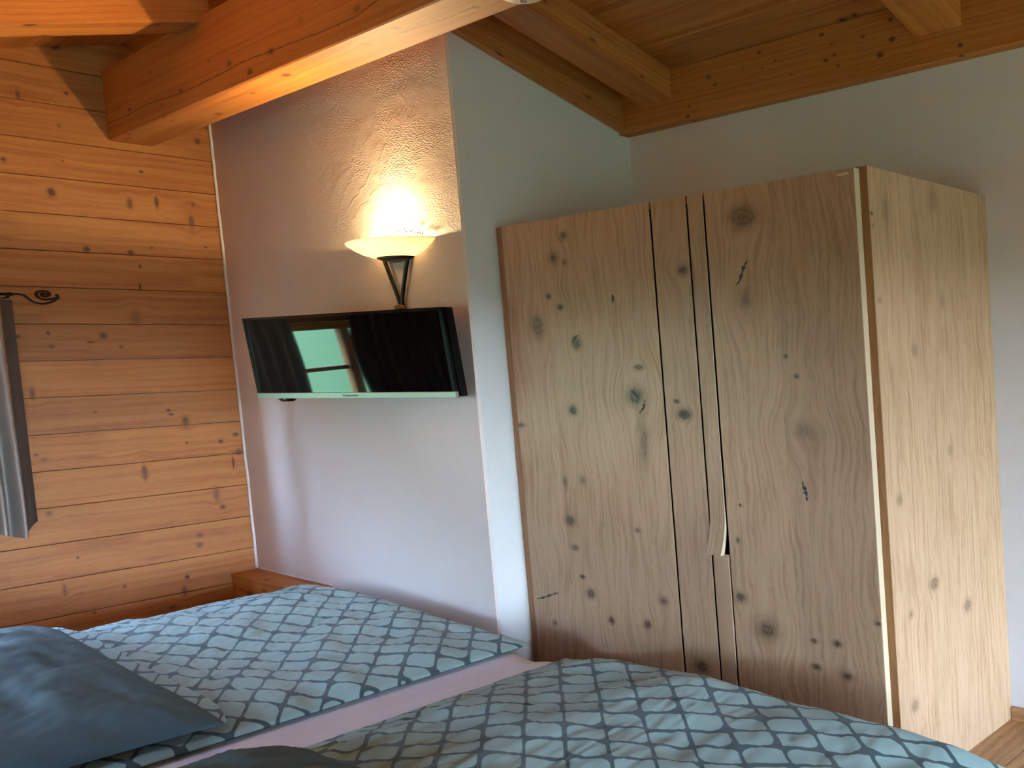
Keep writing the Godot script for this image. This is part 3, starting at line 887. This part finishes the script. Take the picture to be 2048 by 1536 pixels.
func curtains() -> void:
	# the rod with its scrolled end
	var rx := -7.08
	var rod := thing("curtain_rod", Vector3(rx, 1.9955, -0.86), "black wrought iron curtain rod ending in a spiral, on the wooden wall", "curtain rod")
	var st := start(false)
	tube(st, [Vector3(0, 0, -0.005), Vector3(0, 0, 0.55), Vector3(0, 0, 1.14)], [0.007], 10)
	put(st, "rod", M.iron, rod)
	st = start(false)
	tube(st, [Vector3(0, 0, -0.016), Vector3(0, 0, -0.012), Vector3(0, 0, -0.004), Vector3(0, 0, 0.002)], [0.006, 0.010, 0.010, 0.006], 10)
	put(st, "collar", M.iron, rod)
	for path in [[[-0.8757, 1.9965], [-0.8912, 1.9962], [-0.9013, 1.9899], [-0.9100, 1.9754], [-0.9198, 1.9610], [-0.9311, 1.9534], [-0.9438, 1.9516], [-0.9582, 1.9569], [-0.9709, 1.9691], [-0.9795, 1.9859], [-0.9782, 2.0022]], [[-0.9743, 1.9809], [-0.9648, 1.9777], [-0.9537, 1.9729], [-0.9419, 1.9747], [-0.9328, 1.9846], [-0.9294, 1.9995], [-0.9343, 2.0113], [-0.9454, 2.0165], [-0.9570, 2.0126], [-0.9613, 2.0012], [-0.9569, 1.9917], [-0.9491, 1.9878], [-0.9430, 1.9933], [-0.9424, 2.0025], [-0.9480, 2.0063], [-0.9521, 2.0019], [-0.9491, 1.9971]]]:
		var pts := []
		for p in path:
			pts.append(Vector3(0, p[1] - 1.9955, p[0] + 0.86))
		st = start(false)
		tube(st, smooth(pts, 56), [0.0046], 8)
		put(st, "spiral_finial", M.iron, rod)
	for z in [-0.005, 1.10]:
		st = start(false)
		tube(st, [Vector3(0, -0.016, 0.002 + z), Vector3(-0.08, -0.016, 0.002 + z), Vector3(-0.168, -0.016, 0.002 + z)], [0.005], 8)
		tube(st, [Vector3(0, 0.0, 0.002 + z), Vector3(0, -0.018, 0.002 + z)], [0.005], 8)
		put(st, "bracket", M.iron, rod)
	# two curtains: the near edge of each has a dark border
	for side in 2:
		var c := thing("curtain", Vector3(rx, 1.972, -0.869 if side == 0 else 0.26), "grey curtain with a dark brown border hanging beside the plaster wall" if side == 0 else "dark brown curtain on the far side of the window, mirrored in the television", "curtain", "window curtains")
		var sg := 1.0 if side == 0 else -1.0
		for part in 2:
			st = start(false)
			var n := 8 if part == 0 else 60
			var z0 := 0.0 if part == 0 else 0.027
			var z1 := 0.027 if part == 0 else (0.225 if side == 0 else 0.635)
			var rows := 26
			var grid := []
			for j in rows + 1:
				var v := float(j) / rows
				var row := []
				for i in n + 1:
					var z := lerpf(z0, z1, float(i) / n)
					var amp := 0.012 + 0.05 * v
					var xo := amp * sin((z - 0.027) * TAU / 0.047 + 0.4 * sin(v * 3.0)) if part == 1 else -0.012 * sin(z / 0.027 * PI) * v
					var zz := z + (0.01 * sin(v * 5.0) * (z / 0.2) if part == 1 else -0.010 * (1.0 - v) * 0.3)
					var drop := 1.972 - 0.80 + (0.02 * sin(z * 40.0) if part == 1 else -0.055 * (1.0 - z / 0.027))
					row.append(Vector3(xo, -drop * v - 0.004, zz * sg))
				grid.append(row)
			for j in rows:
				for i in n:
					var a := [grid[j][i], grid[j][i + 1], grid[j + 1][i + 1], grid[j + 1][i]]
					face(st, Vector3(-5, a[0].y, a[0].z), a, [Vector2(i, j), Vector2(i + 1, j), Vector2(i + 1, j + 1), Vector2(i, j + 1)])
			put(st, "border" if part == 0 else "cloth", M.border if part == 0 or side == 1 else M.curtain, c)


# lattice coordinates of the printed cells at a place on the bed
func cell_uv(x: float, z: float) -> Vector2:
	var p := Vector2(x / SX, z)
	var a := Vector2(0.0485, -0.036)
	var b := Vector2(0.042, 0.040)
	var det := a.x * b.y - a.y * b.x
	return Vector2((p.x * b.y - p.y * b.x) / det, (a.x * p.y - a.y * p.x) / det) / 10.0


func along(tab: Array, x: float) -> float:
	for k in tab.size() - 1:
		if x <= tab[k + 1][0]:
			var t := clampf((x - tab[k][0]) / (tab[k + 1][0] - tab[k][0]), 0, 1)
			return lerpf(tab[k][1], tab[k + 1][1], t * t * (3.0 - 2.0 * t))
	return tab[-1][1]


func duvet(called: String, x0: float, x1: float, z0: float, z1: float, base: float, tab: Array, sd: int, label: String) -> void:
	var d := thing(called, Vector3(x0, base, z0), label, "duvet", "duvets on the double bed")
	var n := noise(sd, 1.0, 3)
	var nx := 150
	var nz := 96
	var st := start(false)
	for skin in 2:
		var grid := []
		for j in nz + 1:
			var row := []
			for i in nx + 1:
				var s := float(i) / nx
				var t := float(j) / nz
				# finer rows near the edges
				s = 0.5 - 0.5 * cos(s * PI) * (0.35 + 0.65 * absf(cos(s * PI)))
				t = 0.5 - 0.5 * cos(t * PI) * (0.35 + 0.65 * absf(cos(t * PI)))
				var x := lerpf(x0, x1, s)
				var z := lerpf(z0, z1, t)
				var ex := minf(s, 1.0 - s) * (x1 - x0) / SX
				var ez := minf(t, 1.0 - t) * (z1 - z0)
				var fx := 1.0 - exp(-ex / 0.038)
				var fz := 1.0 - exp(-ez / 0.026)
				var f := sqrt(fx * fz)
				var top: float = along(tab, x) - base
				var wr := n.get_noise_2d(x / SX * 3.0 + z * 2.0, z * 5.0 - x / SX * 2.0) * 0.020 + absf(n.get_noise_2d(x / SX * 9.0 + z * 6.0 + 40.0, z * 12.0 - x / SX * 8.0)) * -0.010 - absf(n.get_noise_2d(x / SX * 16.0 + z * 15.0 + 90.0, z * 9.0 - x / SX * 22.0)) * 0.009
				var y := 0.004 + top * f + wr * f * minf(1.0, ez / 0.1 + 0.25)
				if skin == 1:
					y = 0.0015
				row.append([Vector3(x - x0, maxf(y, 0.0015), z - z0), cell_uv(x, z)])
			grid.append(row)
		for j in nz:
			for i in nx:
				var q := [grid[j][i], grid[j][i + 1], grid[j + 1][i + 1], grid[j + 1][i]]
				var a := [q[0][0], q[1][0], q[2][0], q[3][0]]
				face(st, a[0] + Vector3(0, -1 if skin == 0 else 1, 0), a, [q[0][1], q[1][1], q[2][1], q[3][1]])
	put(st, "cover", M.duvet, d)


func pillow(x0: float, x1: float, z0: float, z1: float, base: float, high: float, sd: int, tab: Array, label: String) -> void:
	var p := thing("pillow", Vector3(x0, base, z0), label, "pillow", "dark pillows on the double bed")
	var n := noise(sd, 1.0, 3)
	var nx := 110
	var nz := 70
	for skin in 2:
		var st := start(false)
		var grid := []
		for j in nz + 1:
			var row := []
			for i in nx + 1:
				var a := -1.0 + 2.0 * i / nx
				var b := -1.0 + 2.0 * j / nz
				a = sin(a * PI / 2.0)
				b = sin(b * PI / 2.0)
				var pin := 0.035
				var px := a * (1.0 - pin * (1.0 - b * b))
				var pz := b * (1.0 - pin * (1.0 - a * a))
				if skin == 1 and b < 0.0 and sd == 7:
					pz -= 0.085 * (1.0 - pow(absf(a), 8.0)) * pow(-b, 6.0)
				var x := lerpf(x0, x1, px * 0.5 + 0.5)
				var z := lerpf(z0, z1, pz * 0.5 + 0.5)
				var puff := pow(maxf((1.0 - a * a) * (1.0 - b * b), 0.0), 0.42)
				var y: float
				if skin == 0:
					y = 0.028 + high * puff + puff * (n.get_noise_2d(x / SX * 5.0 + z * 2.0, z * 5.0) * 0.030 - absf(n.get_noise_2d(x / SX * 8.0 + 9.0, z * 16.0 + x / SX * 9.0)) * 0.028)
				else:
					y = 0.030 - 0.026 * puff
				y += along(tab, x) - base + 0.004 - 0.012 * pow(absf(a), 6.0)
				row.append([Vector3(x - x0, y, z - z0), cell_uv(x * 1.07, z * 1.3)])
			grid.append(row)
		for j in nz:
			for i in nx:
				var q := [grid[j][i], grid[j][i + 1], grid[j + 1][i + 1], grid[j + 1][i]]
				var v := [q[0][0], q[1][0], q[2][0], q[3][0]]
				face(st, v[0] + Vector3(0, -1 if skin == 0 else 1, 0), v, [q[0][1], q[1][1], q[2][1], q[3][1]])
		var o := put(st, "cover" if skin == 0 else "underside", M.pillow if skin == 0 or sd != 7 else M.duvet, p)
		if skin == 1 and sd == 7:
			tag(o, "patterned underside showing along the pillow's edge")


func bed() -> void:
	var b := thing("double_bed", Vector3(-6.1, 0, -1.372), "low wooden double bed standing in front of the plaster wall", "bed")
	for r in [[0.0, 0.06], [4.74, 4.80]]:
		box("side_rail", Vector3(r[0], 0.06, 0.0), Vector3(r[1], 0.222, 1.90), M.pine, b, 0.004, 2, Vector2(0.5, 1), Vector2(0.3, 0.2))
	for r in [[0.0, 0.022], [1.878, 1.90]]:
		box("end_rail", Vector3(0.061, 0.06, r[0]), Vector3(4.739, 0.222, r[1]), M.pine, b, 0.004, 0, Vector2(0.5, 1), Vector2(0.1, 0.6))
	for x in [0.06, 4.64]:
		for z in [0.025, 1.825]:
			box("leg", Vector3(x, 0.0, z), Vector3(x + 0.1, 0.199, z + 0.05), M.pine, b, 0.003, 1, Vector2(0.5, 1), Vector2(0.8, 0.3))
	box("slatted_base", Vector3(0.062, 0.20, 0.023), Vector3(4.738, 0.222, 1.877), M.pine, b, 0.002, 2, Vector2(0.5, 1), Vector2(0.4, 0.1))
	# mattress under a white fitted sheet, with a shallow valley down the middle
	var m := thing("mattress", Vector3(-6.03, 0.226, -1.352), "mattress under a white fitted sheet, seen as a strip between the duvets", "mattress")
	var w := 4.66
	var l := 1.86
	var h := 0.172
	var st := start(false)
	var cx := []
	for k in 91:
		cx.append(k / 90.0 * w)
	var prof := [[-0.0, 0.0], [-0.0, h - 0.03], [0.006, h - 0.012], [0.018, h - 0.003], [0.045, h]]
	var zs := []
	for p in prof: zs.append([p[0], p[1]])
	for k in range(1, 30): zs.append([0.045 + (l - 0.09) * k / 30.0, h])
	for k in range(prof.size() - 1, -1, -1): zs.append([l - prof[k][0], prof[k][1]])
	var grid := []
	for q in zs:
		var row := []
		for x in cx:
			var e: float = minf(x, w - x) / SX
			var drop := 0.03 * exp(-e / 0.012)
			var mid := 0.018 * exp(-pow((x - 2.26) / 0.085, 2)) + 0.010 * exp(-pow((x - 2.17) / 0.25, 2))
			row.append(Vector3(x, maxf(0.0, q[1] - (drop + mid) * (q[1] / h)), q[0]))
		grid.append(row)
	for j in grid.size() - 1:
		for i in cx.size() - 1:
			var a := [grid[j][i], grid[j][i + 1], grid[j + 1][i + 1], grid[j + 1][i]]
			face(st, Vector3(w / 2, 0.0, l / 2), a, [Vector2.ZERO, Vector2(1, 0), Vector2.ONE, Vector2(0, 1)])
	put(st, "fitted_sheet", M.sheet, m)
	box("core", Vector3(0.01, 0.0, 0.004), Vector3(w - 0.01, h - 0.045, l - 0.004), M.sheet, m, 0.0)

	var ta := [[-6.12, 0.455], [-5.82, 0.478], [-5.5, 0.497], [-5.2, 0.490], [-4.75, 0.464], [-4.4, 0.450], [-4.14, 0.444], [-3.89, 0.434]]
	var tb := [[-3.56, 0.412], [-3.42, 0.438], [-3.25, 0.470], [-3.09, 0.485], [-2.68, 0.503], [-2.4, 0.498], [-2.17, 0.485], [-1.95, 0.482], [-1.74, 0.480], [-1.55, 0.466], [-1.36, 0.44]]
	duvet("duvet", -6.12, -3.89, -1.378, -0.30, 0.400, ta, 91, "patterned grey-teal duvet lying beside the plaster wall under the television")
	duvet("duvet", -3.56, -1.36, -1.355, 0.30, 0.400, tb, 95, "patterned grey-teal duvet lying in front of the oak wardrobe")
	pillow(-6.14, -3.90, -0.715, 0.08, 0.48, 0.115, 7, ta, "plain dark blue-grey pillow on the duvet beside the wooden wall")
	pillow(-3.52, -1.50, -0.700, 0.08, 0.48, 0.115, 8, tb, "plain dark blue-grey pillow on the duvet in front of the wardrobe")


func smoke_detector() -> void:
	var s := thing("smoke_detector", Vector3(-3.19, 2.86, -1.246), "round white smoke detector under the ridge beam", "smoke detector")
	var st := start(false)
	lathe(st, [[0.0, -0.020], [0.052, -0.020], [0.056, -0.016], [0.056, -0.001], [0.0, -0.001]], 48, 0.0, TAU, SX, 1.0)
	put(st, "base", M.plastic, s)
	st = start(false)
	lathe(st, [[0.0, -0.040], [0.030, -0.0395], [0.034, -0.037], [0.037, -0.030], [0.037, -0.0205]], 48, 0.0, TAU, SX, 1.0)
	var cap := put(st, "cover", M.plastic, s)
	var tm := TextMesh.new()
	tm.text = "G"
	var f := SystemFont.new()
	f.font_names = PackedStringArray(["Droid Sans"])
	f.font_weight = 700
	tm.font = f
	tm.font_size = 32
	tm.pixel_size = 0.0006
	tm.depth = 0.0006
	tm.material = M.print
	var g := MeshInstance3D.new()
	g.name = "mark"
	g.mesh = tm
	g.basis = Basis(Vector3(SX * 0.9, 0, 0), Vector3(0, 0, 1), Vector3(0, -1, 0)) * Basis(Vector3.BACK, 2.4)
	g.position = Vector3(-0.03, -0.0402, -0.012)
	cap.add_child(g)

const RW := [-1.1, 1.5, 0.30, 2.0]     # opening in the right wall: z0, z1, y0, y1
const BW := [-3.98, -3.46, 1.15, 1.95]     # opening in the rear wall: x0, x1, y0, y1
const GW := [0.34, 1.40]     # added second opening in the gable wall, out of view: z0, z1
const LAMP := 1.65


func _ready() -> void:
	rng.seed = 1
	# camera: a lens shifted far to the left
	var cam := Camera3D.new()
	cam.name = "camera"
	cam.projection = Camera3D.PROJECTION_FRUSTUM
	cam.near = 0.05
	cam.far = 300.0
	cam.size = 0.05 * 1536.0 / 1284.3
	cam.frustum_offset = Vector2(-1551.17, -28.82) * 0.05 / 1284.3
	cam.transform = Transform3D(Basis(Vector3(0.94030, -0.03098, -0.33895), Vector3(0.01317, 0.99842, -0.05471), Vector3(0.34010, 0.04698, 0.93921)).orthonormalized(), Vector3(0, 1.5732, 0))
	cam.current = true
	add_child(cam)
	# sky and exposure
	var sky := ProceduralSkyMaterial.new()
	sky.sky_top_color = Color(0.57, 0.715, 0.92)
	sky.sky_horizon_color = Color(0.83, 0.905, 0.97)
	sky.ground_horizon_color = Color(0.20, 0.26, 0.14)
	sky.ground_bottom_color = Color(0.16, 0.21, 0.11)
	sky.energy_multiplier = 130.0
	var env := Environment.new()
	env.background_mode = Environment.BG_SKY
	env.sky = Sky.new()
	env.sky.sky_material = sky
	env.tonemap_mode = Environment.TONE_MAPPER_LINEAR
	env.tonemap_exposure = 1.0
	env.sdfgi_enabled = true
	env.ssao_enabled = true
	env.ssil_enabled = true
	var we := WorldEnvironment.new()
	we.name = "environment"
	we.environment = env
	add_child(we)

	materials()
	shell()
	beams()
	window("window_1", Vector3(XW - 0.11, 0, 0.16), PI, 0.90, 0.95, 1.80, 1.49, 1.0)
	window("window_4", Vector3(XW - 0.11, 0, GW[1]), PI, GW[1] - GW[0], 0.95, 1.80, 1.49, 1.0)  # added window, out of view, bringing more daylight onto the bed
	window("window_2", Vector3(XR + 0.10, 0, RW[0]), 0.0, RW[1] - RW[0], RW[2], RW[3], 1.6, 1.0)
	window("window_3", Vector3(BW[1], 0, ZN + 0.10), -PI / 2, BW[1] - BW[0], BW[2], BW[3], 1.60, 1.4)
	outside()
	wardrobe()
	bed()
	television()
	lamp()
	curtains()
	smoke_detector()
